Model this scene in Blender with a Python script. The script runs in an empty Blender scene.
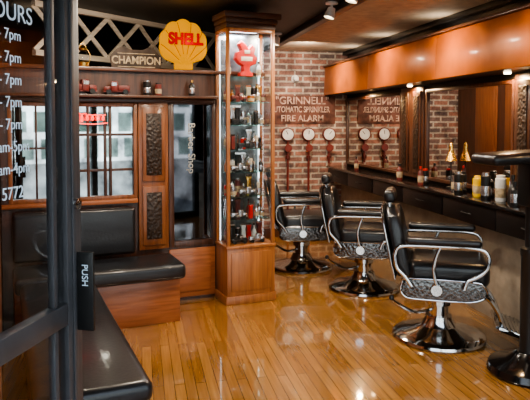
import bpy, bmesh, math, random
from mathutils import Matrix, Vector, Euler
random.seed(7)
S=bpy.context.scene
C=S.collection
# ---------------------------------------------------------------- materials
def nodes(name):
    m=bpy.data.materials.new(name); m.use_nodes=True
    nt=m.node_tree; b=nt.nodes['Principled BSDF']; return m,nt,b
def mat(name,c,rough=.5,metal=0,em=None,es=0,var=.15,scale=12,bump=0,coat=0,spec=None):
    m,nt,b=nodes(name)
    tc=nt.nodes.new('ShaderNodeTexCoord'); n=nt.nodes.new('ShaderNodeTexNoise')
    n.inputs['Scale'].default_value=scale; n.inputs['Detail'].default_value=4
    nt.links.new(tc.outputs['Object'],n.inputs['Vector'])
    r=nt.nodes.new('ShaderNodeValToRGB')
    r.color_ramp.elements[0].position=.3; r.color_ramp.elements[1].position=.7
    r.color_ramp.elements[0].color=[x*(1-var) for x in c]+[1]
    r.color_ramp.elements[1].color=[min(1,x*(1+var)) for x in c]+[1]
    nt.links.new(n.outputs['Fac'],r.inputs['Fac']); nt.links.new(r.outputs['Color'],b.inputs['Base Color'])
    b.inputs['Roughness'].default_value=rough; b.inputs['Metallic'].default_value=metal
    if spec is not None: b.inputs['Specular IOR Level'].default_value=spec
    if coat: b.inputs['Coat Weight'].default_value=coat; b.inputs['Coat Roughness'].default_value=.1
    if em: b.inputs['Emission Color'].default_value=(*em,1); b.inputs['Emission Strength'].default_value=es
    if bump:
        bp=nt.nodes.new('ShaderNodeBump'); bp.inputs['Strength'].default_value=bump; bp.inputs['Distance'].default_value=.01
        nt.links.new(n.outputs['Fac'],bp.inputs['Height']); nt.links.new(bp.outputs['Normal'],b.inputs['Normal'])
    return m
def wood(name,c1,c2,rough=.35,vertical=True,coat=.3):
    m,nt,b=nodes(name)
    tc=nt.nodes.new('ShaderNodeTexCoord'); mp=nt.nodes.new('ShaderNodeMapping')
    mp.inputs['Scale'].default_value=(30,30,2.5) if vertical else (2.5,30,30)
    n=nt.nodes.new('ShaderNodeTexNoise'); n.inputs['Scale'].default_value=1.2; n.inputs['Detail'].default_value=6; n.inputs['Distortion'].default_value=.6
    r=nt.nodes.new('ShaderNodeValToRGB'); r.color_ramp.elements[0].position=.32; r.color_ramp.elements[1].position=.68
    r.color_ramp.elements[0].color=(*c1,1); r.color_ramp.elements[1].color=(*c2,1)
    L=nt.links.new
    L(tc.outputs['Object'],mp.inputs['Vector']); L(mp.outputs[0],n.inputs['Vector']); L(n.outputs['Fac'],r.inputs['Fac']); L(r.outputs['Color'],b.inputs['Base Color'])
    b.inputs['Roughness'].default_value=rough; b.inputs['Coat Weight'].default_value=coat; b.inputs['Coat Roughness'].default_value=.15
    return m
def carved(name,c1,c2,scale=30,metal=0,rough=.4,bs=.9):
    m,nt,b=nodes(name); L=nt.links.new
    tc=nt.nodes.new('ShaderNodeTexCoord'); v=nt.nodes.new('ShaderNodeTexVoronoi'); v.inputs['Scale'].default_value=scale
    v.feature='SMOOTH_F1'
    r=nt.nodes.new('ShaderNodeValToRGB'); r.color_ramp.elements[0].color=(*c2,1); r.color_ramp.elements[1].color=(*c1,1); r.color_ramp.elements[1].position=.7
    bp=nt.nodes.new('ShaderNodeBump'); bp.inputs['Strength'].default_value=bs; bp.inputs['Distance'].default_value=.02
    L(tc.outputs['Object'],v.inputs['Vector']); L(v.outputs['Distance'],r.inputs['Fac']); L(r.outputs['Color'],b.inputs['Base Color']); L(v.outputs['Distance'],bp.inputs['Height']); L(bp.outputs['Normal'],b.inputs['Normal'])
    b.inputs['Roughness'].default_value=rough; b.inputs['Metallic'].default_value=metal
    return m
def glass(name,tint=(1,1,1),k=.04,rough=.02,gcol=(1,1,1)):
    # thin pane: Schlick reflection from both faces, clear transmission
    m=bpy.data.materials.new(name); m.use_nodes=True; nt=m.node_tree; nt.nodes.clear(); L=nt.links.new
    o=nt.nodes.new('ShaderNodeOutputMaterial'); mx=nt.nodes.new('ShaderNodeMixShader'); t=nt.nodes.new('ShaderNodeBsdfTransparent'); g=nt.nodes.new('ShaderNodeBsdfGlossy')
    lw=nt.nodes.new('ShaderNodeLayerWeight'); lw.inputs['Blend'].default_value=.5
    pw=nt.nodes.new('ShaderNodeMath'); pw.operation='POWER'; pw.inputs[1].default_value=5
    ad=nt.nodes.new('ShaderNodeMath'); ad.operation='ADD'; ad.use_clamp=True; ad.inputs[1].default_value=k
    t.inputs['Color'].default_value=(*tint,1); g.inputs['Color'].default_value=(*gcol,1); g.inputs['Roughness'].default_value=rough
    L(lw.outputs['Facing'],pw.inputs[0]); L(pw.outputs[0],ad.inputs[0]); L(ad.outputs[0],mx.inputs[0]); L(t.outputs[0],mx.inputs[1]); L(g.outputs[0],mx.inputs[2]); L(mx.outputs[0],o.inputs[0])
    return m
def planks():
    m,nt,b=nodes('floor_boards'); L=nt.links.new
    tc=nt.nodes.new('ShaderNodeTexCoord'); mp=nt.nodes.new('ShaderNodeMapping'); mp.inputs['Rotation'].default_value=(0,0,math.pi/2)
    br=nt.nodes.new('ShaderNodeTexBrick'); br.inputs['Scale'].default_value=1; br.inputs['Brick Width'].default_value=1.7; br.inputs['Row Height'].default_value=.06
    br.inputs['Mortar Size'].default_value=.0018; br.inputs['Color1'].default_value=(.44,.23,.075,1); br.inputs['Color2'].default_value=(.30,.145,.042,1); br.inputs['Mortar'].default_value=(.06,.028,.01,1)
    br.offset=.37
    mp2=nt.nodes.new('ShaderNodeMapping'); mp2.inputs['Scale'].default_value=(30,1.6,1)
    n=nt.nodes.new('ShaderNodeTexNoise'); n.inputs['Scale'].default_value=1.5; n.inputs['Detail'].default_value=6
    r=nt.nodes.new('ShaderNodeValToRGB'); r.color_ramp.elements[0].position=.3; r.color_ramp.elements[1].position=.7; r.color_ramp.elements[0].color=(.7,.64,.58,1); r.color_ramp.elements[1].color=(1.05,1.05,1,1)
    mx=nt.nodes.new('ShaderNodeMix'); mx.data_type='RGBA'; mx.blend_type='MULTIPLY'; mx.inputs[0].default_value=1
    L(tc.outputs['Object'],mp.inputs[0]); L(mp.outputs[0],br.inputs['Vector']); L(tc.outputs['Object'],mp2.inputs[0]); L(mp2.outputs[0],n.inputs['Vector']); L(n.outputs['Fac'],r.inputs['Fac'])
    L(br.outputs['Color'],mx.inputs[6]); L(r.outputs['Color'],mx.inputs[7]); L(mx.outputs[2],b.inputs['Base Color'])
    b.inputs['Roughness'].default_value=.18; b.inputs['Coat Weight'].default_value=1; b.inputs['Coat Roughness'].default_value=.05; b.inputs['Coat IOR'].default_value=1.7
    bp=nt.nodes.new('ShaderNodeBump'); bp.inputs['Strength'].default_value=.25; bp.inputs['Distance'].default_value=.002; bp.invert=True
    L(br.outputs['Fac'],bp.inputs['Height']); L(bp.outputs['Normal'],b.inputs['Normal'])
    return m
def bricks(name='old_brick',rot=(math.pi/2,0,0)):
    m,nt,b=nodes(name); L=nt.links.new
    tc=nt.nodes.new('ShaderNodeTexCoord'); mp=nt.nodes.new('ShaderNodeMapping'); mp.inputs['Rotation'].default_value=rot
    br=nt.nodes.new('ShaderNodeTexBrick'); br.inputs['Scale'].default_value=1; br.inputs['Brick Width'].default_value=.22; br.inputs['Row Height'].default_value=.075
    br.inputs['Mortar Size'].default_value=.012; br.inputs['Color1'].default_value=(.34,.16,.115,1); br.inputs['Color2'].default_value=(.14,.105,.10,1); br.inputs['Mortar'].default_value=(.42,.37,.31,1)
    n=nt.nodes.new('ShaderNodeTexNoise'); n.inputs['Scale'].default_value=5; n.inputs['Detail'].default_value=12; n.inputs['Roughness'].default_value=.75
    r=nt.nodes.new('ShaderNodeValToRGB'); r.color_ramp.elements[0].position=.36; r.color_ramp.elements[1].position=.64; r.color_ramp.elements[0].color=(.28,.28,.32,1); r.color_ramp.elements[1].color=(1.6,1.55,1.5,1)
    mx=nt.nodes.new('ShaderNodeMix'); mx.data_type='RGBA'; mx.blend_type='MULTIPLY'; mx.inputs[0].default_value=1
    L(tc.outputs['Object'],mp.inputs[0]); L(mp.outputs[0],br.inputs['Vector']); L(tc.outputs['Object'],n.inputs['Vector']); L(n.outputs['Fac'],r.inputs['Fac'])
    L(br.outputs['Color'],mx.inputs[6]); L(r.outputs['Color'],mx.inputs[7]); L(mx.outputs[2],b.inputs['Base Color'])
    b.inputs['Roughness'].default_value=.85
    bp=nt.nodes.new('ShaderNodeBump'); bp.inputs['Strength'].default_value=.6; bp.inputs['Distance'].default_value=.01; bp.invert=True
    L(br.outputs['Fac'],bp.inputs['Height']); L(bp.outputs['Normal'],b.inputs['Normal'])
    return m
def facade():
    m,nt,b=nodes('street_facade'); L=nt.links.new
    tc=nt.nodes.new('ShaderNodeTexCoord'); mp=nt.nodes.new('ShaderNodeMapping'); mp.inputs['Rotation'].default_value=(math.pi/2,0,0)
    br=nt.nodes.new('ShaderNodeTexBrick'); br.inputs['Scale'].default_value=1; br.inputs['Brick Width'].default_value=.8; br.inputs['Row Height'].default_value=1.0; br.offset=0.3
    br.inputs['Mortar Size'].default_value=.13; br.inputs['Color1'].default_value=(.02,.04,.03,1); br.inputs['Color2'].default_value=(.22,.28,.26,1); br.inputs['Mortar'].default_value=(.7,.74,.76,1)
    L(tc.outputs['Object'],mp.inputs[0]); L(mp.outputs[0],br.inputs['Vector']); L(br.outputs['Color'],b.inputs['Base Color'])
    return m
M={}
M['floor']=planks(); M['brick']=bricks(); M['facade']=facade()
M['black']=mat('black_vinyl',(.012,.012,.014),.32,coat=.2,bump=.1,scale=60)
M['blackp']=mat('black_paint',(.012,.012,.012),.35)
M['doorp']=mat('charcoal_door_paint',(.055,.057,.063),.4)
M['gloss']=mat('black_gloss',(.008,.007,.007),.15,coat=.4)
M['drawer']=mat('black_drawer_front',(.008,.006,.006),.35)
M['dark']=mat('dark_wall_paint',(.02,.015,.013),.7)
M['ceil_dark']=mat('dark_ceiling_paint',(.035,.032,.03),.5)
M['cream']=mat('tan_plaster',(.46,.38,.29),.8)
M['chrome']=mat('chrome',(.62,.62,.62),.1,1,var=.05)
M['dchrome']=mat('dark_chrome',(.42,.41,.40),.14,1,var=.15)
M['ornate']=carved('ornate_dark_metal',(.20,.195,.19),(.05,.05,.05),55,1,.22,.25)
M['brass']=mat('brass',(.8,.5,.15),.25,1)
M['offwhite']=mat('white_reflected_lettering',(.45,.44,.40),.5,var=.3)  # whitish tone of the reflected lettering painted on window_3
M['oak']=wood('orange_wood',(.15,.05,.018),(.28,.10,.034))
M['caseoak']=wood('golden_wood',(.24,.09,.03),(.42,.17,.058))
M['oakh']=wood('orange_wood_grain_across',(.24,.075,.026),(.40,.14,.05),vertical=False)
M['walnut']=wood('dark_wood',(.04,.018,.011),(.10,.038,.019))
M['walnuth']=wood('dark_wood_across',(.05,.022,.013),(.13,.05,.023),vertical=False)
M['cornice']=mat('plain_dark_brown_wood',(.06,.026,.013),.5,var=.1)
M['slat']=wood('pale_metal_truss',(.48,.43,.36),(.72,.66,.56),vertical=False,rough=.4,coat=0)
M['carved']=carved('carved_panel',(.04,.022,.012),(.012,.008,.006),45,bs=.5)
M['copper']=mat('copper_laminate',(.36,.105,.018),.36,.2,var=.6,scale=1.6,coat=.15)
M['mirror']=mat('mirror_silver',(.66,.64,.62),.01,1,var=.01)
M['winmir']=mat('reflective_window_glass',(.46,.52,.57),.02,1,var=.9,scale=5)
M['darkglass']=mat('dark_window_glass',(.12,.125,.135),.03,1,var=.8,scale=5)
M['glass']=glass('clear_glass',k=.03)
M['cglass']=glass('cabinet_glass',k=.01)
M['shelfglass']=glass('shelf_glass',tint=(.85,.97,.94),k=.2,gcol=(.8,1,.95))
M['beige']=mat('beige_panel',(.32,.27,.21),.6)
M['white']=mat('white_paint',(.7,.7,.68),.4)
M['cream2']=mat('cream_enamel',(.6,.52,.4),.4)
M['dull']=mat('worn_tan_paint',(.38,.30,.19),.6,var=.5,scale=30)
M['faded']=mat('faded_pink_cream_paint',(.50,.34,.27),.65,var=.6,scale=18)
M['lettering']=mat('pale_blue_vinyl_glow_lettering',(.55,.68,.78),.5,em=(.6,.78,.95),es=.12)  # faint emission put into the vinyl so the letters look lit
M['red']=mat('red_enamel',(.5,.02,.015),.3)
M['dred']=mat('dark_red_enamel',(.15,.025,.02),.45,var=.4)
M['sign']=mat('faded_red_brown_sign',(.14,.06,.045),.8,var=.75,scale=7)
M['yellow']=mat('yellow_plastic',(.85,.55,.03),.35)
M['amber']=mat('amber_glass',(.3,.10,.02),.12)
M['silver']=mat('brushed_silver',(.55,.55,.57),.25,.9)
M['neon']=mat('neon_red',(.9,.05,.03),.4,em=(1,.03,.02),es=4)
M['globe']=mat('lit_yellow_globe',(.10,.04,.0),.8,em=(1,.40,.0),es=.82,var=.05,spec=0)
M['globeline']=mat('orange_rib',(.1,.03,.0),.8,em=(1,.16,.0),es=.4,spec=0)
M['globered']=mat('globe_red_lettering',(.2,.0,.0),.8,em=(.8,.0,.0),es=.3,spec=0)
M['bulb']=mat('warm_lamp_face',(1,.9,.7),.4,em=(1,.82,.55),es=12)
M['strip']=mat('cool_lamp_strip',(1,1,1),.4,em=(.85,.95,1),es=3.5)
M['pave']=mat('asphalt',(.18,.18,.18),.9,bump=.3,scale=40)
M['rust']=mat('dark_rusty_plate',(.05,.035,.026),.6,.3,var=.7,scale=14)
M['cabback']=mat('cabinet_back',(.22,.25,.26),.2,.6,var=.5)
# ---------------------------------------------------------------- builder
class B:
    def __init__(s): s.bm=bmesh.new(); s.M=Matrix.Identity(4)
    def _add(s,t,mx=None):
        me=bpy.data.meshes.new('t'); t.to_mesh(me); t.free()
        me.transform(s.M@(mx or Matrix.Identity(4))); s.bm.from_mesh(me); bpy.data.meshes.remove(me); return s
    def box(s,x0,x1,y0,y1,z0,z1,bev=0,seg=2,mx=None):
        t=bmesh.new(); bmesh.ops.create_cube(t,size=1)
        for v in t.verts: v.co=Vector(((x0+x1)/2+v.co.x*(x1-x0),(y0+y1)/2+v.co.y*(y1-y0),(z0+z1)/2+v.co.z*(z1-z0)))
        if bev: bmesh.ops.bevel(t,geom=t.edges[:],offset=bev,segments=seg,profile=.5,affect='EDGES')
        return s._add(t,mx)
    def lathe(s,prof,seg=28,mx=None):
        t=bmesh.new(); rings=[]
        for r,z in prof:
            if r<1e-5: rings.append([t.verts.new((0,0,z))])
            else: rings.append([t.verts.new((r*math.cos(2*math.pi*i/seg),r*math.sin(2*math.pi*i/seg),z)) for i in range(seg)])
        for a,b in zip(rings,rings[1:]):
            for i in range(seg):
                j=(i+1)%seg
                if len(a)==1 and len(b)==1: continue
                if len(a)==1: t.faces.new((a[0],b[j],b[i]))
                elif len(b)==1: t.faces.new((a[i],a[j],b[0]))
                else: t.faces.new((a[i],a[j],b[j],b[i]))
        for Rr in (rings[0],rings[-1]):
            if len(Rr)>1: t.faces.new(Rr)
        bmesh.ops.recalc_face_normals(t,faces=t.faces[:])
        return s._add(t,mx)
    def tube(s,pts,r,seg=8,smooth=0,closed=False,mx=None,flat=1):
        P=[Vector(p) for p in pts]
        if smooth:
            Q=[];n=len(P)
            rng=range(n) if closed else range(n-1)
            for i in rng:
                g=(lambda k:P[k%n]) if closed else (lambda k:P[max(0,min(n-1,k))])
                p0,p1,p2,p3=g(i-1),g(i),g(i+1),g(i+2)
                for k in range(smooth):
                    u=k/smooth
                    Q.append(.5*((2*p1)+(p2-p0)*u+(2*p0-5*p1+4*p2-p3)*u*u+(3*p1-p0-3*p2+p3)*u**3))
            if not closed: Q.append(P[-1])
            P=Q
        t=bmesh.new(); n=len(P); rings=[]; nrm=None
        for i,p in enumerate(P):
            if closed: d=P[(i+1)%n]-P[i-1]
            else: d=P[min(n-1,i+1)]-P[max(0,i-1)]
            d.normalize()
            if nrm is None:
                nrm=d.cross(Vector((0,0,1)) if abs(d.z)<.9 else Vector((0,1,0))).normalized()
            nrm=(nrm-d*nrm.dot(d)).normalized(); bn=d.cross(nrm)
            rings.append([t.verts.new(p+nrm*(r*flat*math.cos(2*math.pi*k/seg))+bn*(r*math.sin(2*math.pi*k/seg))) for k in range(seg)])
        m=n if closed else n-1
        for i in range(m):
            a,b=rings[i],rings[(i+1)%n]
            for k in range(seg): t.faces.new((a[k],a[(k+1)%seg],b[(k+1)%seg],b[k]))
        if not closed: t.faces.new(rings[0][::-1]); t.faces.new(rings[-1])
        bmesh.ops.recalc_face_normals(t,faces=t.faces[:])
        return s._add(t,mx)
    def prism(s,pts,y0,y1,bev=0,mx=None):
        t=bmesh.new(); a=[t.verts.new((x,y0,z)) for x,z in pts]; f=t.faces.new(a)
        r=bmesh.ops.extrude_face_region(t,geom=[f])
        bmesh.ops.translate(t,vec=(0,y1-y0,0),verts=[g for g in r['geom'] if isinstance(g,bmesh.types.BMVert)])
        bmesh.ops.recalc_face_normals(t,faces=t.faces[:])
        if bev:
            es=[e for e in t.edges if abs(e.verts[0].co.y-e.verts[1].co.y)<1e-6]
            bmesh.ops.bevel(t,geom=es,offset=bev,segments=3,profile=.5,affect='EDGES')
        return s._add(t,mx)
    def obj(s,name,m,parent=None,loc=(0,0,0),rz=0,rot=None,label=None,kind=None,cat=None,group=None):
        me=bpy.data.meshes.new(name); s.bm.to_mesh(me); s.bm.free()
        for p in me.polygons: p.use_smooth=True
        me.set_sharp_from_angle(angle=math.radians(35))
        me.materials.append(M[m] if isinstance(m,str) else m)
        return fin(bpy.data.objects.new(name,me),parent,loc,rz,rot,label,kind,cat,group)
def fin(o,parent=None,loc=(0,0,0),rz=0,rot=None,label=None,kind=None,cat=None,group=None):
    C.objects.link(o); o.location=loc; o.rotation_euler=rot if rot else (0,0,rz)
    if parent: o.parent=parent
    if label: o['label']=label
    if kind: o['kind']=kind
    if cat: o['category']=cat
    if group: o['group']=group
    return o
def empty(name,loc,rz,label,cat,group=None):
    return fin(bpy.data.objects.new(name,None),None,loc,rz,None,label,None,cat,group)
def text(name,body,size,m,parent,loc,rot=(math.pi/2,0,0),ext=.002,align='CENTER',bold=0,sx=1):
    cu=bpy.data.curves.new('t','FONT'); cu.body=body; cu.size=size; cu.extrude=ext; cu.align_x=align; cu.align_y='CENTER'; cu.offset=bold
    t=bpy.data.objects.new('t',cu); C.objects.link(t); bpy.context.view_layer.update()
    me=bpy.data.meshes.new_from_object(t.evaluated_get(bpy.context.evaluated_depsgraph_get()))
    bpy.data.objects.remove(t)
    me.transform(Matrix.Diagonal((sx,1,1,1))); me.materials.clear(); me.materials.append(M[m])
    return fin(bpy.data.objects.new(name,me),parent,loc,0,rot)
def dup(src,loc,rz,label=None):
    n=src.copy(); C.objects.link(n); n.location=loc; n.rotation_euler=(0,0,rz)
    if label: n['label']=label
    def rec(a,b):
        for ch in a.children:
            c=ch.copy(); C.objects.link(c); c.parent=b; rec(ch,c)
    rec(src,n); return n
T=Matrix.Translation
def R(a,ax): return Matrix.Rotation(a,4,ax)
PH=math.radians(12); OX,OY=.455,5.05
def L(a,b,z=0): return (OX+math.cos(PH)*a+math.sin(PH)*b, OY+math.sin(PH)*a-math.cos(PH)*b, z)
OL=(OX,OY,0)
H=2.45; YB=7.6; XR=2.7
st=dict(kind='structure')
# ---------------------------------------------------------------- shell
B().box(-3,XR+.1,1.1,YB+.1,-.1,0).obj('floor','floor',**st,label='glossy honey-coloured timber floorboards')
B().box(-3,XR+.1,1.1,YB+.1,H,H+.1).obj('ceiling','ceil_dark',**st,label='dark painted ceiling')
B().box(1.0,XR+.1,YB,YB+.1,0,H).obj('wall_back','brick',**st,label='exposed old red brick wall')
B().box(-3,1.0,YB,YB+.1,0,H).obj('wall_back_room','dark',**st)
B().box(XR,XR+.1,1.1,YB,0,H).obj('wall_right','dark',**st)
B().box(1.0,1.06,5.34,YB,0,H).obj('wall_side','walnut',**st)
for i,y in enumerate((5.6,6.25,6.9)):
    B().box(1.06,1.075,y-.24,y+.24,.95,2.0,.004).box(1.075,1.082,y-.19,y+.19,1.02,1.93,.003).obj('trim_%d'%(30+i),'oak',**st)
B().box(-3.1,-3,1.1,YB+.1,0,H).obj('wall_far_left','dark',**st)
B().box(-1.58,-1.51,-2.42,-.0,0,H).obj('wall_left','oak',loc=OL,rz=PH,**st)
B().box(-3,-.66,1.12,1.22,0,H).box(-.66,2.7,1.12,1.22,2.15,H).obj('wall_front','blackp',**st)
B().box(1.62,XR,1.25,YB-.02,H-.03,H-.002).obj('trim_1','cream',**st,label='tan plaster ceiling panel')
B().box(1.56,1.64,1.25,YB-.02,H-.06,H-.002,.005).obj('trim_2','blackp',**st)
B().box(XR-.08,XR-.002,1.25,YB-.02,H-.08,H-.031,.006).obj('trim_6','blackp',**st)
B().box(1.08,XR-.16,YB-.03,YB-.001,0,.12,.004).obj('baseboard_back','walnuth',**st)
B().box(.95,1.03,1.12,1.2,0,2.15).box(2.6,2.7,1.12,1.2,0,2.15).box(1.03,2.6,1.12,1.2,0,.1).box(1.03,2.6,1.12,1.2,2.08,2.15).obj('window_5','blackp',**st,label='black-framed shopfront window')
B().box(-20,20,-13,1.1,-.12,-.02).obj('floor_street','pave',**st)
B().box(-20,20,-13.3,-13,-.1,7).obj('wall_street','facade',**st)
# ---------------------------------------------------------------- partition
B().box(-1.5,-.45,0,.1,0,.88).box(-.45,.6,0,.1,0,.46).box(-1.5,.6,0,.1,1.71,1.9).box(-.49,-.235,0,.1,.46,1.71).box(-1.06,-.985,0,.1,.88,1.71).box(.19,.6,0,.1,.46,1.71).box(-1.5,-1.45,0,.1,.88,1.71).obj('wall_partition','walnut',loc=OL,rz=PH,**st)
B().box(-1.5,.62,-.05,.13,1.90,1.93,.005).obj('trim_7','walnuth',loc=OL,rz=PH,**st)
B().box(-1.5,.16,-.14,.0,1.69,1.712,.004).box(-1.5,.16,-.03,0,1.655,1.69,.004).obj('trim_8','walnuth',loc=OL,rz=PH,**st)
B().box(-.485,-.24,-.03,0,.46,1.655,.004).box(-.455,-.27,-.045,-.03,.5,.98,.004).box(-.455,-.27,-.045,-.03,1.02,1.62,.004).obj('trim_9','oak',loc=OL,rz=PH,**st)
B().box(-.425,-.30,-.052,-.045,.55,.93,.003).box(-.425,-.30,-.052,-.045,1.07,1.57,.003).obj('trim_10','carved',loc=OL,rz=PH,**st)
B().box(-.235,.165,-.02,0,.03,.44,.004).box(-.195,.125,-.032,-.02,.08,.39,.006).obj('trim_11','oakh',loc=OL,rz=PH,**st)
B().box(-1.5,-.49,-.03,0,.85,.885,.004).obj('trim_12','oakh',loc=OL,rz=PH,**st)
def window(name,a0,a1,z0,z1,cols,rows,pane,fr='oak',w=.03,mull='walnut',mw=.007):
    e=fin(bpy.data.objects.new(name,None),None,OL,PH,kind='structure')
    B().box(a0,a0+w,-.02,.04,z0,z1,.003).box(a1-w,a1,-.02,.04,z0,z1,.003).box(a0+w,a1-w,-.02,.04,z0,z0+w,.003).box(a0+w,a1-w,-.02,.04,z1-w,z1,.003).obj('frame',fr,e)
    B().box(a0+w,a1-w,.02,.03,z0+w,z1-w).obj('pane',pane,e)
    b=B()
    for c in cols: b.box(c-mw,c+mw,0,.02,z0+w,z1-w,.002)
    for r in rows: b.box(a0+w,a1-w,.002,.02,r-mw,r+mw,.002)
    if cols or rows: b.obj('mullion',mull,e)
    return e
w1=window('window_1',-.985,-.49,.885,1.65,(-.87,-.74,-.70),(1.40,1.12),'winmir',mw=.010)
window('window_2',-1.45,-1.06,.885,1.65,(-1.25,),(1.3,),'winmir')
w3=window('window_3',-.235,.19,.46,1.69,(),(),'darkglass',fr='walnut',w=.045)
text('lettering','Barber Shop',.085,'offwhite',w3,(-.03,.016,1.28),rot=(math.pi/2,math.pi/2,0),ext=.001)  # reflection of shop lettering, drawn as flat letters on the pane
e=empty('neon_sign',L(-.835,.035,1.535),PH,'small glowing red neon script sign hung in window','neon sign')
lp=[]
for i in range(0,53):
    u=i/52; a=u*math.pi*2*5
    lp.append((-.105+.20*u+.016*math.sin(a),0,.026*math.cos(a)*(1.25 if i<12 else .85)))
B().tube(lp,.0045,6).tube([(-.11,0,-.045),(0,0,-.052),(.11,0,-.042)],.004,6,4).obj('neon_tube','neon',e)
B().box(-.12,.12,.008,.014,-.066,-.061).box(-.12,-.115,.008,.014,-.066,.045).box(.115,.12,.008,.014,-.066,.045).obj('bracket','blackp',e)
# truss
pA=Vector((-.80,4.97,0)); pB=Vector((.80,6.46,0)); d=pB-pA; ln=d.length; ang=math.atan2(d.y,d.x)
b=B(); n=6; w=ln/n; z0,z1=2.06,2.41
for i in range(n):
    for s in (0,1):
        xa,za,xb,zb=i*w,(z0,z1)[s],(i+1)*w,(z1,z0)[s]
        a=math.atan2(zb-za,xb-xa); l=math.hypot(w,z1-z0)
        b.box(0,l,-.010+s*.014,.004+s*.014,-.019,.019,0,mx=T((xa,0,za))@R(-a,'Y'))
b.box(0,ln,-.02,.03,z1-.01,z1+.035).box(0,ln,-.02,.03,z0-.04,z0+.005)
b.obj('hanging_lattice','slat',None,pA,ang,label='pale metal truss of crossed bars hung from dark ceiling',cat='truss')
# winged sign
e=empty('winged_sign',L(-.485,-.02,1.93),PH,'old dark rusty winged plaque sign on partition ledge','sign')
pts=[(-.21,.09),(-.15,.155),(-.1,.175),(-.05,.15),(.05,.15),(.1,.175),(.15,.155),(.21,.09),(.205,.05),(.195,0),(-.195,0),(-.205,.05)]
B().prism(pts,-.008,.008,.002).obj('plaque','rust',e)
text('lettering','CHAMPION',.086,'dull',e,(0,-.012,.062),bold=.002,sx=.88)
B().box(-.15,.15,-.013,-.008,.115,.120).box(-.15,.15,-.013,-.008,.01,.015).obj('border_line','dull',e)
# globe sign
e=empty('lit_globe_sign',L(-.10,.0,1.93),PH,'glowing yellow scallop-shaped petrol globe with red lettering on partition ledge','sign')
NR=7; PM=1.28
def shell(phi,t,side):
    sc=abs(math.cos(phi/PM*math.pi*NR/2))
    Lr=.385*math.cos(phi)**.55*(.955+.045*sc)
    r=Lr*t; rib=.55+.45*sc
    dep=.012+.07*math.sqrt(max(0,1-(2*t-1)**2))*(.4+.6*rib)*math.cos(phi)**.5
    if t>.999: dep=.0
    return Vector((r*math.sin(phi)*.90,-side*dep,.035+r*math.cos(phi)))
bm=bmesh.new(); N=99; K=16; front=[];back=[]
for side,st_ in ((1,front),(-1,back)):
    for i in range(N):
        phi=-PM+2*PM*i/(N-1)
        st_.append([bm.verts.new(shell(phi,k/K,side)) for k in range(K+1)])
    for i in range(N-1):
        for k in range(K):
            q=(st_[i][k],st_[i+1][k],st_[i+1][k+1],st_[i][k+1]); bm.faces.new(q if side<0 else q[::-1])
for k in range(K):
    bm.faces.new((front[0][k],front[0][k+1],back[0][k+1],back[0][k])); bm.faces.new((back[-1][k],back[-1][k+1],front[-1][k+1],front[-1][k]))
bmesh.ops.remove_doubles(bm,verts=bm.verts[:],dist=.0003)
bb=B(); bb.bm=bm; bb.box(-.075,.075,-.035,.035,.0,.075,.015,3); bb.obj('shell_glass','globe',e)
b=B()
for j in range(NR+1):
    phi=(2*j-NR)/NR*PM
    if abs(phi)>1.2: continue
    b.tube([shell(phi,t,1)+Vector((0,-.001,0)) for t in (.25,.4,.55,.7,.85,.97)],.003,5)
b.obj('rib_line','globeline',e)
text('lettering','SHELL',.125,'globered',e,(-.005,-.094,.24),bold=.006,ext=.006,sx=.86)
# ---------------------------------------------------------------- display cabinet
ca,cy=.3875,-.151
CB=L(ca,-cy,0); hw,hd=.2125,.141
e=empty('display_cabinet',CB,PH,'tall narrow golden-brown timber and glass cabinet full of barber collectables','display cabinet')
B().box(-hw-.012,hw+.012,-hd-.012,hd,0,.07,.006).box(-hw,hw,-hd,hd,.07,.46,.003).box(-hw-.01,hw+.01,-hd-.01,hd,.46,.485,.006).obj('base','caseoak',e)
B().box(-hw+.035,hw-.035,-hd-.010,-hd,.11,.43,.004).obj('door','caseoak',e)
b=B()
for sx in (-1,1):
    for sy in (-1,1):
        x=sx*(hw-.014); y=sy*(hd-.014); b.box(x-.014,x+.014,y-.014,y+.014,.485,2.26,.003)
b.box(-hw,hw,-hd,-hd+.026,2.23,2.26,.003).box(-hw,-hw+.026,-hd,hd,2.23,2.26,.003).obj('frame','caseoak',e)
B().box(-hw-.005,hw+.005,-hd-.005,hd,2.26,2.30,.004).box(-hw-.015,hw+.02,-hd-.02,hd,2.30,2.34,.01).box(-hw-.03,hw+.045,-hd-.04,hd,2.34,2.39,.01).obj('cornice','cornice',e)
B().box(-hw+.028,hw-.028,hd-.012,hd-.004,.485,2.26).obj('back_panel','cabback',e)
B().box(-hw+.028,hw-.028,-hd+.012,-hd+.016,.487,2.23).box(-hw+.012,-hw+.016,-hd+.028,hd-.028,.487,2.23).box(hw-.016,hw-.012,-hd+.028,hd-.028,.487,2.23).obj('glass_pane','cglass',e)
SH=[.69,.88,1.08,1.27,1.47,1.66,1.87]
for i,z in enumerate(SH):
    B().box(-hw+.03,hw-.03,-hd+.03,hd-.014,z,z+.006).obj('shelf','shelfglass',e)
B().box(-.12,.12,-.06,.06,2.252,2.259).obj('lamp_panel','strip',e)
for sx in(-1,1): B().box(-.004,.004,0,.006,.49,2.22,0,mx=T((sx*(hw-.034),hd-.02,0))).obj('lamp_strip','strip',e)
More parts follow.
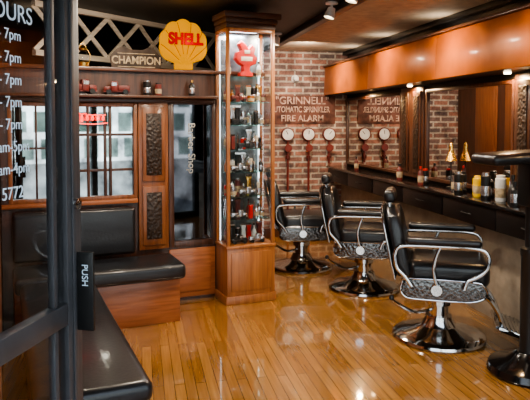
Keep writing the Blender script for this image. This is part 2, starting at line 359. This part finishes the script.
# collectable builders ------------------------------------------------
def bottle(loc,h,r,m,cap,label,cat='bottle',group=None,rz=0,kind=0,name='bottle'):
    b=B()
    if kind==0: b.lathe([(0,0),(r*.95,0),(r,.005),(r,h*.62),(r*.85,h*.7),(r*.38,h*.78),(r*.36,h*.86),(0,h*.86)],16)
    elif kind==1: b.lathe([(0,0),(r*.9,0),(r,h*.06),(r,h*.86),(r*.9,h*.88),(0,h*.88)],16)
    else: b.lathe([(0,0),(r,0),(r,h*.45),(r*.5,h*.62),(r*.3,h*.7),(r*.3,h*.86),(0,h*.86)],16)
    o=b.obj(name,m,None,loc,rz,label=label,cat=cat,group=group)
    rc=r*.42 if kind!=1 else r*.8
    B().lathe([(0,h*.862),(rc,h*.862),(rc,h*.985),(rc*.8,h),(0,h)],16).obj('cap',cap,o)
    if kind!=2: B().lathe([(r*1.01,h*.15),(r*1.025,h*.16),(r*1.025,h*.5),(r*1.01,h*.51)],16).obj('paper_label','dull' if m!='blackp' else 'silver',o)
    return o
def clipper(loc,rz,m,group=None,s=1):
    b=B(); b.M=Matrix.Scale(s,4)
    o=b.prism([(-.018,0),(.018,0),(.022,.03),(.016,.10),(.024,.135),(-.024,.135),(-.016,.10),(-.022,.03)],-.014,.014,.004).obj('hair_clipper',m,None,loc,rz,label='vintage hair clipper standing upright on glass shelf',cat='hair clipper',group=group)
    b=B(); b.M=Matrix.Scale(s,4); b.box(-.024,.024,-.004,.010,.135,.15).obj('blade','chrome',o)
    return o
def mug(loc,rz,m,group=None):
    o=B().lathe([(0,0),(.025,0),(.032,.02),(.033,.06),(.029,.06),(.027,.01),(0,.01)],18).obj('shaving_mug',m,None,loc,rz,label='small shaving mug with brush on glass shelf',cat='mug',group=group)
    B().tube([(.031,0,.05),(.05,0,.045),(.052,0,.025),(.031,0,.015)],.004,6,4).obj('handle',m,o)
    B().lathe([(0,.011),(.009,.011),(.008,.05),(.012,.06),(.011,.075),(.016,.1),(.010,.11),(0,.112)],12).obj('shaving_brush',M['cream2'],o)
    return o
def scissors(loc,rz,group=None):
    b=B().tube([(-.02,0,.02),(-.008,0,.05),(.012,0,.13)],.004,6).tube([(.02,0,.02),(.008,0,.05),(-.012,0,.13)],.004,6)
    o=b.obj('scissors','chrome',None,loc,rz,label='steel barber scissors propped upright on glass shelf',cat='scissors',group=group)
    B().tube([(-.024+.014*math.cos(t),0,.0175+.014*math.sin(t)) for t in [k*math.pi/6 for k in range(12)]],.0035,6,closed=True).tube([(.024+.014*math.cos(t),0,.0175+.014*math.sin(t)) for t in [k*math.pi/6 for k in range(12)]],.0035,6,closed=True).obj('finger_ring','blackp',o)
    return o
def truck(loc,rz,m,s=1,group=None,lab='small red vintage toy truck'):
    b=B(); b.M=Matrix.Scale(s,4)
    o=b.box(-.09,-.01,-.03,.03,.025,.065,.005).box(-.01,.04,-.03,.03,.02,.095,.012).box(.04,.09,-.025,.025,.02,.06,.01).box(-.09,.09,-.022,.022,.018,.026).obj('toy_truck',m,None,loc,rz,label=lab,cat='toy truck',group=group)
    for x in (-.06,.055):
        for y in (-.032,.032):
            b=B(); b.M=Matrix.Scale(s,4); b.lathe([(0,-.006),(.017,-.006),(.019,0),(.017,.006),(0,.006)],14,mx=T((x,y,.019))@R(math.pi/2,'X')).obj('wheel','blackp',o)
    b=B(); b.M=Matrix.Scale(s,4); b.box(-.0,.034,-.031,.031,.062,.084).obj('window_glass','silver',o)
    return o
def razor(loc,rz,m,group=None):
    o=B().tube([(0,0,0),(0,0,.07)],.006,8).lathe([(0,0),(.014,0),(.014,.006),(0,.006)],14).obj('safety_razor','silver',None,loc,rz,label='silver safety razor standing on its handle',cat='razor',group=group)
    B().box(-.022,.022,-.01,.01,.07,.08,.003).obj('razor_head','chrome',o); return o
def cw(x,y,z): return L(ca+x,-(cy+y),z)
cols=['silver','silver','blackp','silver','red','cream2','chrome','dred','blackp','blackp','brass','amber','white']
nmc={'red':'red','cream2':'cream','amber':'amber','silver':'silver','yellow':'yellow','dred':'dark red','white':'white','brass':'brass','blackp':'black','chrome':'chrome'}
levels=[.486]+[z+.006 for z in SH[:-1]]
rnd=random.Random(11)
g='collectables on cabinet shelves'
for li,z in enumerate(levels):
    for k,x in enumerate((-.145,-.095,-.045,.005,.055,.105,.15)):
        c=rnd.choice(cols); t=rnd.randrange(4); nm=nmc[c]; yy=.055
        if t==0: bottle(cw(x,yy,z),rnd.uniform(.12,.165),.023,c,'blackp' if c!='blackp' else 'silver',nm+' hair tonic bottle on glass cabinet shelf',group=g,kind=rnd.choice((0,2)))
        elif t==1: clipper(cw(x,yy,z),PH,c,g,rnd.uniform(.95,1.15))
        elif t==2: scissors(cw(x,yy,z),PH+1.2,g)
        else: bottle(cw(x,yy,z),rnd.uniform(.09,.14),.023,c,'silver',nm+' slim tin on glass cabinet shelf','tin',g,kind=1,name='pomade_tin')
    x=-.15
    while x<.14:
        t=rnd.randrange(7); c=rnd.choice(cols); nm=nmc[c]; yy=-.055
        if t in (0,6) and x<.04:
            truck(cw(x+.075,yy,z),PH,c,.78,g,nm+' toy truck on glass cabinet shelf'); x+=.16
        elif t==1: mug(cw(x+.02,yy,z),PH,c,g); x+=.095
        elif t==2: bottle(cw(x+.02,yy,z),rnd.uniform(.05,.08),.03,c,'silver',nm+' round pomade tin on glass cabinet shelf','tin',g,kind=1,name='pomade_tin'); x+=.07
        elif t==3: razor(cw(x+.015,yy,z),PH,c,g); x+=.05
        elif t==4: clipper(cw(x+.02,yy,z),PH+.2,'silver' if c=='cream2' else c,g,.8); x+=.055
        else: bottle(cw(x+.015,yy,z),rnd.uniform(.08,.12),.02,c,'silver',nm+' small bottle on glass cabinet shelf',group=g,kind=0); x+=.05
zt=SH[-1]+.006
pts=[(-.06,0),(.055,0),(.06,.03),(.03,.05),(.035,.09),(.085,.11),(.10,.16),(.07,.19),(.085,.24),(.05,.27),(.02,.235),(-.005,.27),(-.04,.30),(-.07,.27),(-.045,.22),(-.085,.20),(-.10,.15),(-.07,.11),(-.03,.09),(-.03,.05),(-.06,.03)]
o=B().prism(pts,-.035,.035,.012).obj('red_ornament','red',None,cw(.0,-.01,zt),PH,label='large irregular glossy red enamel ornament on top cabinet shelf',cat='ornament')
B().box(-.05,.05,-.038,-.034,.13,.165,.001).box(-.02,.03,-.038,-.034,.19,.22,.001).obj('band','cream2',o)
bottle(cw(-.14,.02,zt),.15,.022,'silver','red','silver bottle on top cabinet shelf')
bottle(cw(.148,.05,zt),.14,.02,'white','blackp','white bottle on top cabinet shelf')
g='toy trucks on the partition shelf'
truck(L(-.92,.075,1.713),PH+.2,'dred',1.2,g,lab='small dark red vintage toy truck on partition shelf')
truck(L(-.66,.075,1.713),PH+math.pi-.15,'dred',1.1,g,lab='small dark red vintage toy truck on partition shelf')
bottle(L(-.42,.07,1.713),.12,.03,'blackp','silver','black tin on partition shelf','tin',kind=1,name='oil_tin')
bottle(L(-.33,.07,1.713),.10,.026,'dred','blackp','dark red tin on partition shelf','tin',kind=1,name='oil_tin')
bottle(L(-.05,.07,1.713),.13,.026,'blackp','brass','black bottle on partition shelf')
e=empty('brass_lantern',L(-.9,-.02,1.93),PH,'brass hurricane lantern standing on partition ledge','lantern')
B().lathe([(0,0),(.05,0),(.055,.03),(.03,.045),(0,.045)]).obj('base','brass',e)
B().lathe([(0,.125),(.03,.125),(.035,.14),(.012,.165),(0,.165)]).obj('lid','brass',e)
B().lathe([(.02,.045),(.036,.07),(.036,.095),(.022,.125)]).obj('chimney','cglass',e)
B().tube([(-.045,0,.03),(-.055,0,.09),(-.03,0,.14),(0,0,.19),(.03,0,.14),(.055,0,.09),(.045,0,.03)],.003,6,4).obj('handle','brass',e)
# ---------------------------------------------------------------- benches
e=empty('corner_bench',OL,PH,'black vinyl cushioned bench with orange timber base against partition','bench')
B().box(-1.43,-.25,-.58,-.14,.335,.45,.035,4).obj('seat','black',e)
B().box(-1.43,-.53,-.135,-.055,.46,.83,.03,4).obj('backrest','black',e)
B().box(-1.43,-.28,-.5,-.056,.0,.333,.004).obj('base','oakh',e)
e=empty('long_bench',OL,PH,'long black vinyl bench seat running along side wall','bench')
B().box(-1.40,-.93,-2.43,-.60,.33,.43,.04,4).obj('seat','black',e)
B().box(-1.38,-1.0,-2.36,-.64,0,.328,.004).obj('base','oakh',e)
# ---------------------------------------------------------------- door
DA=math.atan2(.913,.407); HX,HY=-.553,1.269
e=fin(bpy.data.objects.new('door_1',None),None,(HX,HY,0),DA,kind='structure',label='open charcoal-framed glass shop door with pale blue lettering')
B().box(.76,.845,-.02,.02,.02,2.12,.004).box(0,.07,-.02,.02,.02,2.12,.004).box(.07,.76,-.02,.02,.02,.14,.004).box(.07,.76,-.02,.02,2.02,2.12,.004).box(.07,.76,-.02,.02,.86,.93,.004).box(.785,.81,-.026,-.02,.03,2.1,.002).box(.695,.715,-.012,.012,.93,2.02,.002).box(.695,.715,-.012,.012,.14,.86,.002).obj('frame','doorp',e)
B().box(.07,.76,-.004,.004,.14,2.02).obj('glass_pane','glass',e)
text('lettering','HOURS',.068,'lettering',e,(.612,-.007,1.795),ext=.0006,align='RIGHT')
for i,t in enumerate(['- 7pm']*5+['10am-5pm','10am-4pm','5772']):
    z=1.735-i*.0605
    if i==7: z-=.006
    text('lettering',t,.042 if i<7 else .048,'lettering',e,(.557+(.03 if i in(5,6) else 0),-.007,z),ext=.0006,align='RIGHT')
B().box(.80,.812,-.084,-.0265,.83,1.085,.003).obj('push_plate','blackp',e)
text('lettering','PUSH',.030,'lettering',e,(.799,-.055,1.01),rot=(math.pi/2,math.pi/2,-math.pi/2),ext=.0006)
B().lathe([(0,0),(.018,0),(.018,.012),(.008,.014),(0,.014)],16,mx=T((.80,-.026,1.24))@R(math.pi/2,'X')).obj('lock','chrome',e)
# ---------------------------------------------------------------- mirror wall
B().box(2.62,2.698,1.3,YB-.01,0,.74).obj('wall_counter_front','beige',**st)
def mirror(y0,y1):
    e=empty('wall_mirror',(XR-.001,(y0+y1)/2,.95),0,'large wall mirror in dark timber frame above counter','mirror','mirrors above the counter')
    h=(y1-y0)/2; w=.03
    B().box(-.03,0,-h,-h+w,0,.86,.003).box(-.03,0,h-w,h,0,.86,.003).box(-.03,0,-h+w,h-w,0,w,.003).box(-.03,0,-h+w,h-w,.86-w,.86,.003).obj('frame','walnut',e)
    B().box(-.012,-.004,-h+w,h-w,w,.86-w).obj('mirror_glass','mirror',e)
mirror(5.86,YB-.04); mirror(3.92,5.31); mirror(1.9,3.37)
for i,(y0,y1) in enumerate(((5.33,5.84),(3.39,3.9))):
    B().box(2.66,2.699,y0,y1,.95,1.845,.004).box(2.645,2.66,y0+.04,y0+.2,1.0,1.8,.004).box(2.645,2.66,y1-.2,y1-.04,1.0,1.8,.004).obj('trim_%d'%(20+2*i),'walnut',**st)
    B().box(2.636,2.645,y0+.07,y0+.17,1.04,1.76,.003).box(2.636,2.645,y1-.17,y1-.07,1.04,1.76,.003).obj('trim_%d'%(21+2*i),'carved',**st)
e=empty('overhead_pelmet',(2.38,4.6,1.86),0,'long glossy copper-coloured overhead pelmet above mirrors','pelmet')
y0,y1=1.4-4.6,YB-.02-4.6
B().box(0,.315,y0,y1,0,.02).box(.02,.315,y0,y1,.34,.36).obj('carcass','walnut',e)
edges=[1.4,3.0,4.55,6.05,YB-.02]
for a,c in zip(edges,edges[1:]):
    B().box(-.012,.012,a-4.6+.002,c-4.6-.002,-.01,.35,.002,mx=R(.04,'Y')).obj('panel','copper',e)
B().box(-.02,.04,y0,y1,.352,.375,.004).obj('top_moulding','walnut',e)
for i,y in enumerate((2.2,3.9,5.5)):
    B().lathe([(0,.0),(.022,0),(.026,.006),(.026,.012),(0,.012)],18,mx=T((.22,y-4.6,-.014))).obj('downlight','bulb',e)
B().box(2.38,2.698,1.4,YB-.1,.90,.93,.006).obj('countertop','gloss',None,label='long black glossy countertop below mirrors',cat='countertop')
for i,(a,c) in enumerate(((1.45,2.95),(2.97,4.45),(4.47,5.95),(5.97,YB-.11))):
    e=empty('drawer_unit',(2.40,a,.74),0,'black drawer unit hung under countertop','drawer unit','drawer units under the counter')
    w=c-a
    B().box(.015,.22,0,w,0,.16).obj('body','blackp',e)
    for k in range(2):
        d0=k*w/2+.004; d1=(k+1)*w/2-.004
        dr=B().box(0,.014,d0,d1,.008,.152,.003).obj('drawer','drawer',e)
        m=(d0+d1)/2
        B().tube([(0,m-.06,.08),(-.02,m-.055,.08),(-.02,m+.055,.08),(0,m+.06,.08)],.004,6,3).obj('handle','blackp',dr)
g='bottles on the counter'
spec=[(4.14,.16,.028,'yellow','yellow',1),(4.22,.15,.026,'yellow','blackp',1),(4.33,.18,.035,'blackp','silver',1),(4.41,.17,.035,'blackp','blackp',1),(4.49,.15,.03,'silver','blackp',1),
(5.00,.17,.025,'dred','red',0),(5.09,.14,.03,'blackp','red',1),(5.50,.16,.03,'dred','blackp',0),(6.7,.16,.026,'dred','blackp',0),(4.05,.14,.03,'blackp','silver',1),(3.96,.2,.035,'blackp','silver',1),(3.85,.19,.038,'white','white',1),(3.74,.2,.035,'blackp','blackp',2),(3.6,.17,.03,'blackp','blackp',0)]
for i,(y,h,r,c,cp,k) in enumerate(spec):
    bottle((2.52+.05*math.sin(i*2.3),y,.931),h,r,c,cp,nmc[c]+' barber product bottle on black countertop',group=g,kind=k)
e=empty('gold_ornament',(2.62,4.72,.931),0,'small golden bell-shaped ornament on slim black stand on countertop','ornament')
B().lathe([(0,0),(.04,0),(.04,.01),(.006,.02),(.006,.24),(0,.24)],18).obj('stand','blackp',e)
B().lathe([(0,.235),(.05,.235),(.045,.25),(.028,.30),(.016,.34),(.02,.36),(.008,.39),(0,.40)],20).obj('bell','brass',e)
# ---------------------------------------------------------------- stand at the near end
e=empty('pedestal_stand',(2.27,3.14,0),0,'black pedestal stand with round base and flat padded top','stand')
B().lathe([(0,0),(.235,0),(.243,.015),(.23,.05),(.13,.08),(.07,.13),(0,.13)],40).obj('base','gloss',e)
B().lathe([(0,.13),(.055,.13),(.055,.7),(.06,.71),(.06,.75),(.035,.76),(.035,1.0),(0,1.0)],20).obj('pole','blackp',e)
B().box(-.06,.10,-.07,.07,1.0,1.265,.02,3).obj('holder','blackp',e)
B().box(-.27,.2,-.13,.13,1.265,1.33,.028,3,mx=R(-.05,'Y')).obj('padded_top','black',e)
# ---------------------------------------------------------------- barber chair
def barber_chair(loc,rz,label):
    e=empty('barber_chair',loc,rz,label,'barber chair','barber chairs')
    B().lathe([(0,0),(.31,0),(.318,.012),(.312,.028),(.29,.04),(.25,.052),(.18,.066),(.12,.09),(.095,.13),(.09,.16),(0,.16)],48).obj('base','chrome',e)
    B().lathe([(0,.16),(.068,.16),(.068,.23),(.085,.24),(.085,.275),(.068,.285),(.068,.31),(.15,.335),(.15,.355),(0,.355)],28).obj('column','chrome',e)
    B().tube([(-.05,-.03,.2),(-.16,-.12,.2),(-.27,-.2,.27),(-.31,-.23,.31)],.011,8,5).obj('lever','dchrome',e)
    B().lathe([(0,0),(.016,.005),(.018,.02),(.01,.035),(0,.036)],14,mx=T((-.31,-.23,.3))).obj('lever_knob','blackp',e)
    B().box(-.22,.25,-.235,.235,.345,.415,.015,3).obj('seat_frame','blackp',e)
    prof=[(-.25,.40),(-.24,.36),(-.2,.335),(-.1,.33),(.1,.33),(.2,.335),(.27,.36),(.295,.40),(.27,.445),(.2,.465),(-.2,.465),(-.24,.44)]
    for s in (-1,1):
        sp=B().prism(prof,s*.25-.012,s*.25+.012,.004).obj('side_panel','ornate',e)
        B().tube([(x,s*.264,z) for x,z in prof],.006,8,4,closed=True).obj('trim_rail','chrome',sp)
    B().box(-.21,.315,-.238,.238,.415,.575,.055,6).obj('seat','black',e)
    mx=T((-.235,0,.47))@R(-.21,'Y')@R(math.pi/2,'Z')
    def outl(w,h):
        return [(-w,0),(w,0),(w+.01,h*.3),(w,h*.7),(w*.88,h*.88),(w*.5,h*.985),(0,h),(-w*.5,h*.985),(-w*.88,h*.88),(-w,h*.7),(-w-.01,h*.3)]
    B().prism(outl(.235,.455),-.06,.045,.035,mx=mx).obj('backrest','black',e)
    B().prism(outl(.245,.475),.046,.064,.006,mx=mx@T((0,0,-.005))).obj('back_shell','blackp',e)
    B().tube([(x*1.03,.057,z-.005) for x,z in outl(.245,.475)],.007,8,closed=True,mx=mx).obj('back_rim','dchrome',e)
    B().box(-.14,.14,-.045,.03,.485,.57,.028,5,mx=mx).obj('headrest','black',e)
    for s in (-1,1): B().tube([(s*.06,.01,.42),(s*.06,.01,.50)],.008,8,mx=mx).obj('headrest_post','chrome',e)
    for s in(-1,1):
        y=s*.295
        B().box(-.22,.255,y-.038,y+.038,.70,.752,.024,5).obj('armrest','black',e)
        b=B().tube([(-.29,y,.62),(-.27,y,.67),(-.2,y,.688),(0,y,.692),(.18,y,.692),(.27,y,.675),(.30,y,.62),(.28,y,.55),(.22,y,.50),(.17,y,.475),(.15,y,.42)],.008,10,6,flat=1.5)
        b.tube([(-.29,y,.62),(-.275,y,.54),(-.22,y,.48),(-.18,y,.42)],.008,10,5,flat=1.5)
        b.lathe([(0,-.01),(.036,-.01),(.042,0),(.036,.01),(0,.01)],24,mx=T((-.02,y-s*.02,.40))@R(math.pi/2,'X'))
        b.tube([(-.02,y,.44),(-.04,y,.53),(-.03,y,.61),(-.0,y,.69)],.007,10,5,flat=1.5)
        b.obj('arm_support','chrome',e)
    b=B()
    for s in(-1,1):
        b.tube([(.2,s*.14,.37),(.30,s*.14,.34),(.37,s*.14,.25),(.41,s*.14,.15),(.46,s*.14,.12)],.016,8,5)
    b.tube([(.30,-.14,.34),(.30,.14,.34)],.011,8).tube([(.375,-.14,.24),(.375,.14,.24)],.011,8)
    b.obj('footrest_arm','chrome',e)
    mf=T((.46,0,.12))@R(.28,'Y')@T((-.46,0,-.1))
    b=B().box(.37,.54,-.18,.18,.085,.118,.008,mx=mf)
    b.tube([(.36,-.18,.11),(.36,.18,.11)],.012,8,mx=mf)
    b.tube([(.54,-.18,.10),(.57,-.12,.10),(.57,.12,.10),(.54,.18,.10)],.012,8,4,mx=mf)
    for k in range(5): b.box(.39+k*.028,.40+k*.028,-.165,.165,.118,.125,mx=mf)
    b.obj('footrest','chrome',e)
    return e
ch=barber_chair((2.03,3.80,0),math.radians(-27),'black leather and chrome barber chair with wide round base')
dup(ch,(1.97,5.07,0),math.radians(-24),'black leather and chrome barber chair between two others')
dup(ch,(1.62,5.93,0),math.radians(-8),'black leather and chrome barber chair beside the display cabinet')
# ---------------------------------------------------------------- brick wall things
YW=YB
e=empty('alarm_sign',(2.06,YW-.012,1.66),0,'faded red-brown fire alarm sign with dull lettering on brick wall','sign')
B().box(-.49,.47,0,.012,-.185,.185,.004).obj('plate','sign',e)
text('lettering','"GRINNELL"',.135,'faded',e,(0.02,-.003,.115),ext=.002,bold=.002,sx=1.0)
text('lettering','AUTOMATIC SPRINKLER',.105,'faded',e,(-.01,-.003,0),ext=.002,bold=.002,sx=.70)
text('lettering','FIRE ALARM',.115,'faded',e,(0.02,-.003,-.115),ext=.002,bold=.002,sx=.95)
for i,x in enumerate((1.88,2.16,2.44)):
    e=empty('pressure_gauge',(x,YW,1.34),0,'round cream dial gauge in red rim on brick wall','gauge','gauges on the brick wall')
    B().lathe([(0,0),(.085,0),(.09,.02),(.085,.045),(.075,.05),(.075,.04),(0,.04)],30,mx=R(math.pi/2,'X')).obj('rim','dred',e)
    B().lathe([(0,.041),(.074,.041),(.074,.044),(0,.044)],30,mx=R(math.pi/2,'X')).obj('dial','white',e)
    B().box(-.004,.004,-.048,-.045,0,.05,mx=R(.6*i-.5,'Y')).obj('needle','blackp',e)
    zb=-.38 if i==2 else -1.335
    B().tube([(0,-.03,-.09),(0,-.03,zb)],.014,10).lathe([(0,-.02),(.03,-.02),(.03,.02),(0,.02)],16,mx=T((0,-.03,-.3))).lathe([(0,-.006),(.05,-.006),(.05,.006),(0,.006)],16,mx=T((0,-.03,-.18))@R(math.pi/2,'X')@T((0,0,.03))).obj('pipe','dred',e)
e=empty('wall_lamp',(1.98,YW-.001,2.06),0,'small round white lamp on brick wall','lamp')
B().lathe([(0,0),(.05,0),(.05,.02),(.02,.03),(0,.03)],20,mx=R(math.pi/2,'X')).obj('base','white',e)
B().lathe([(0,.03),(.03,.032),(.038,.05),(.03,.075),(0,.085)],20,mx=R(math.pi/2,'X')).obj('lamp_shade','white',e)
def spot(x,y,label):
    e=empty('ceiling_spotlight',(x,y,H-.001),0,label,'spotlight','ceiling spotlights')
    B().lathe([(0,0),(.05,0),(.05,-.015),(.01,-.02),(.01,-.05),(0,-.05)],20).obj('mount','white',e)
    B().lathe([(0,.0),(.03,0),(.045,-.08),(.04,-.08),(.035,-.06),(0,-.06)],20,mx=T((0,0,-.045))@R(.3,'Y')).obj('housing','white',e)
    B().lathe([(0,-.061),(.034,-.061),(.034,-.064),(0,-.064)],20,mx=T((0,0,-.045))@R(.3,'Y')).obj('lamp','bulb',e)
for x,y in ((1.45,3.95),(1.5,4.6),(1.45,6.3)):
    spot(x,y,'small white spotlight on dark ceiling')
# ---------------------------------------------------------------- lights
def area(loc,size,e,col,rot=(0,0,0),shape='DISK',spread=None):
    l=bpy.data.lights.new('lamp_or_fill_light','AREA'); l.energy=e; l.color=col; l.size=size; l.shape=shape
    if spread: l.spread=spread
    o=bpy.data.objects.new('lamp_or_fill_light',l); C.objects.link(o); o.location=loc; o.rotation_euler=rot
W=(1,.62,.30); W2=(1,.84,.66)
for x,y in ((1.45,3.3),(1.4,4.6),(1.4,6.0),(.4,3.6)):
    area((x,y,H-.16),.16,24,W2)
area((1.9,6.6,H-.1),.12,18,W2,(math.radians(40),0,0))
area((-.3,4.0,H-.16),.12,10,W2,(math.radians(20),0,0))
area((-.1,4.3,H-.12),.12,5,W2,(math.radians(75),0,0))  # added fill aimed at the truss, no fixture behind it
area((-.2,6.2,H-.05),.3,3,W2)  # added fill in the back room to lift the lattice
for y in (2.2,3.9,5.5,6.8): area((2.60,y,1.84),.05,6,W)
for y in (3.0,4.3,5.6,6.9): area((1.85,y,H-.08),.1,5,W,(0,math.radians(-58),0),spread=math.radians(80))  # added wash without fixtures, pools warm light on the pelmet
for y in (2.4,3.6,4.8,6.0,7.0): area((2.54,y,2.27),.2,.8,W2,(math.pi,math.radians(-10),0))  # added unseen uplights over the pelmet, brighten the tan ceiling panel
area((*cw(0,-.02,0)[:2],2.245),.2,8,(.9,.96,1))
pl=bpy.data.lights.new('globe_light','POINT'); pl.energy=1.5; pl.color=(1,.5,.08); pl.shadow_soft_size=.08
po=bpy.data.objects.new('globe_light',pl); C.objects.link(po); po.location=L(-.10,.17,2.15)
sl=bpy.data.lights.new('sun','SUN'); sl.energy=14; sl.angle=.02; sl.color=(1,.97,.92)
so=bpy.data.objects.new('sun',sl); C.objects.link(so); so.rotation_euler=(math.radians(-50),0,math.radians(15))
w=bpy.data.worlds.new('World'); S.world=w; w.use_nodes=True
bg=w.node_tree.nodes['Background']; bg.inputs[0].default_value=(.75,.86,1,1); bg.inputs[1].default_value=2.8
S.view_settings.look='AgX - Medium High Contrast'
# ---------------------------------------------------------------- camera
cam=bpy.data.cameras.new('camera'); co=bpy.data.objects.new('camera',cam); C.objects.link(co); S.camera=co
pitch=math.radians(2.5)
co.location=(0,0,1.5); co.rotation_euler=(math.pi/2-pitch,0,math.radians(-11.77))
cam.sensor_width=36; cam.lens=600/530*36; cam.shift_y=-(78-600*math.tan(pitch))/530; cam.clip_start=.05
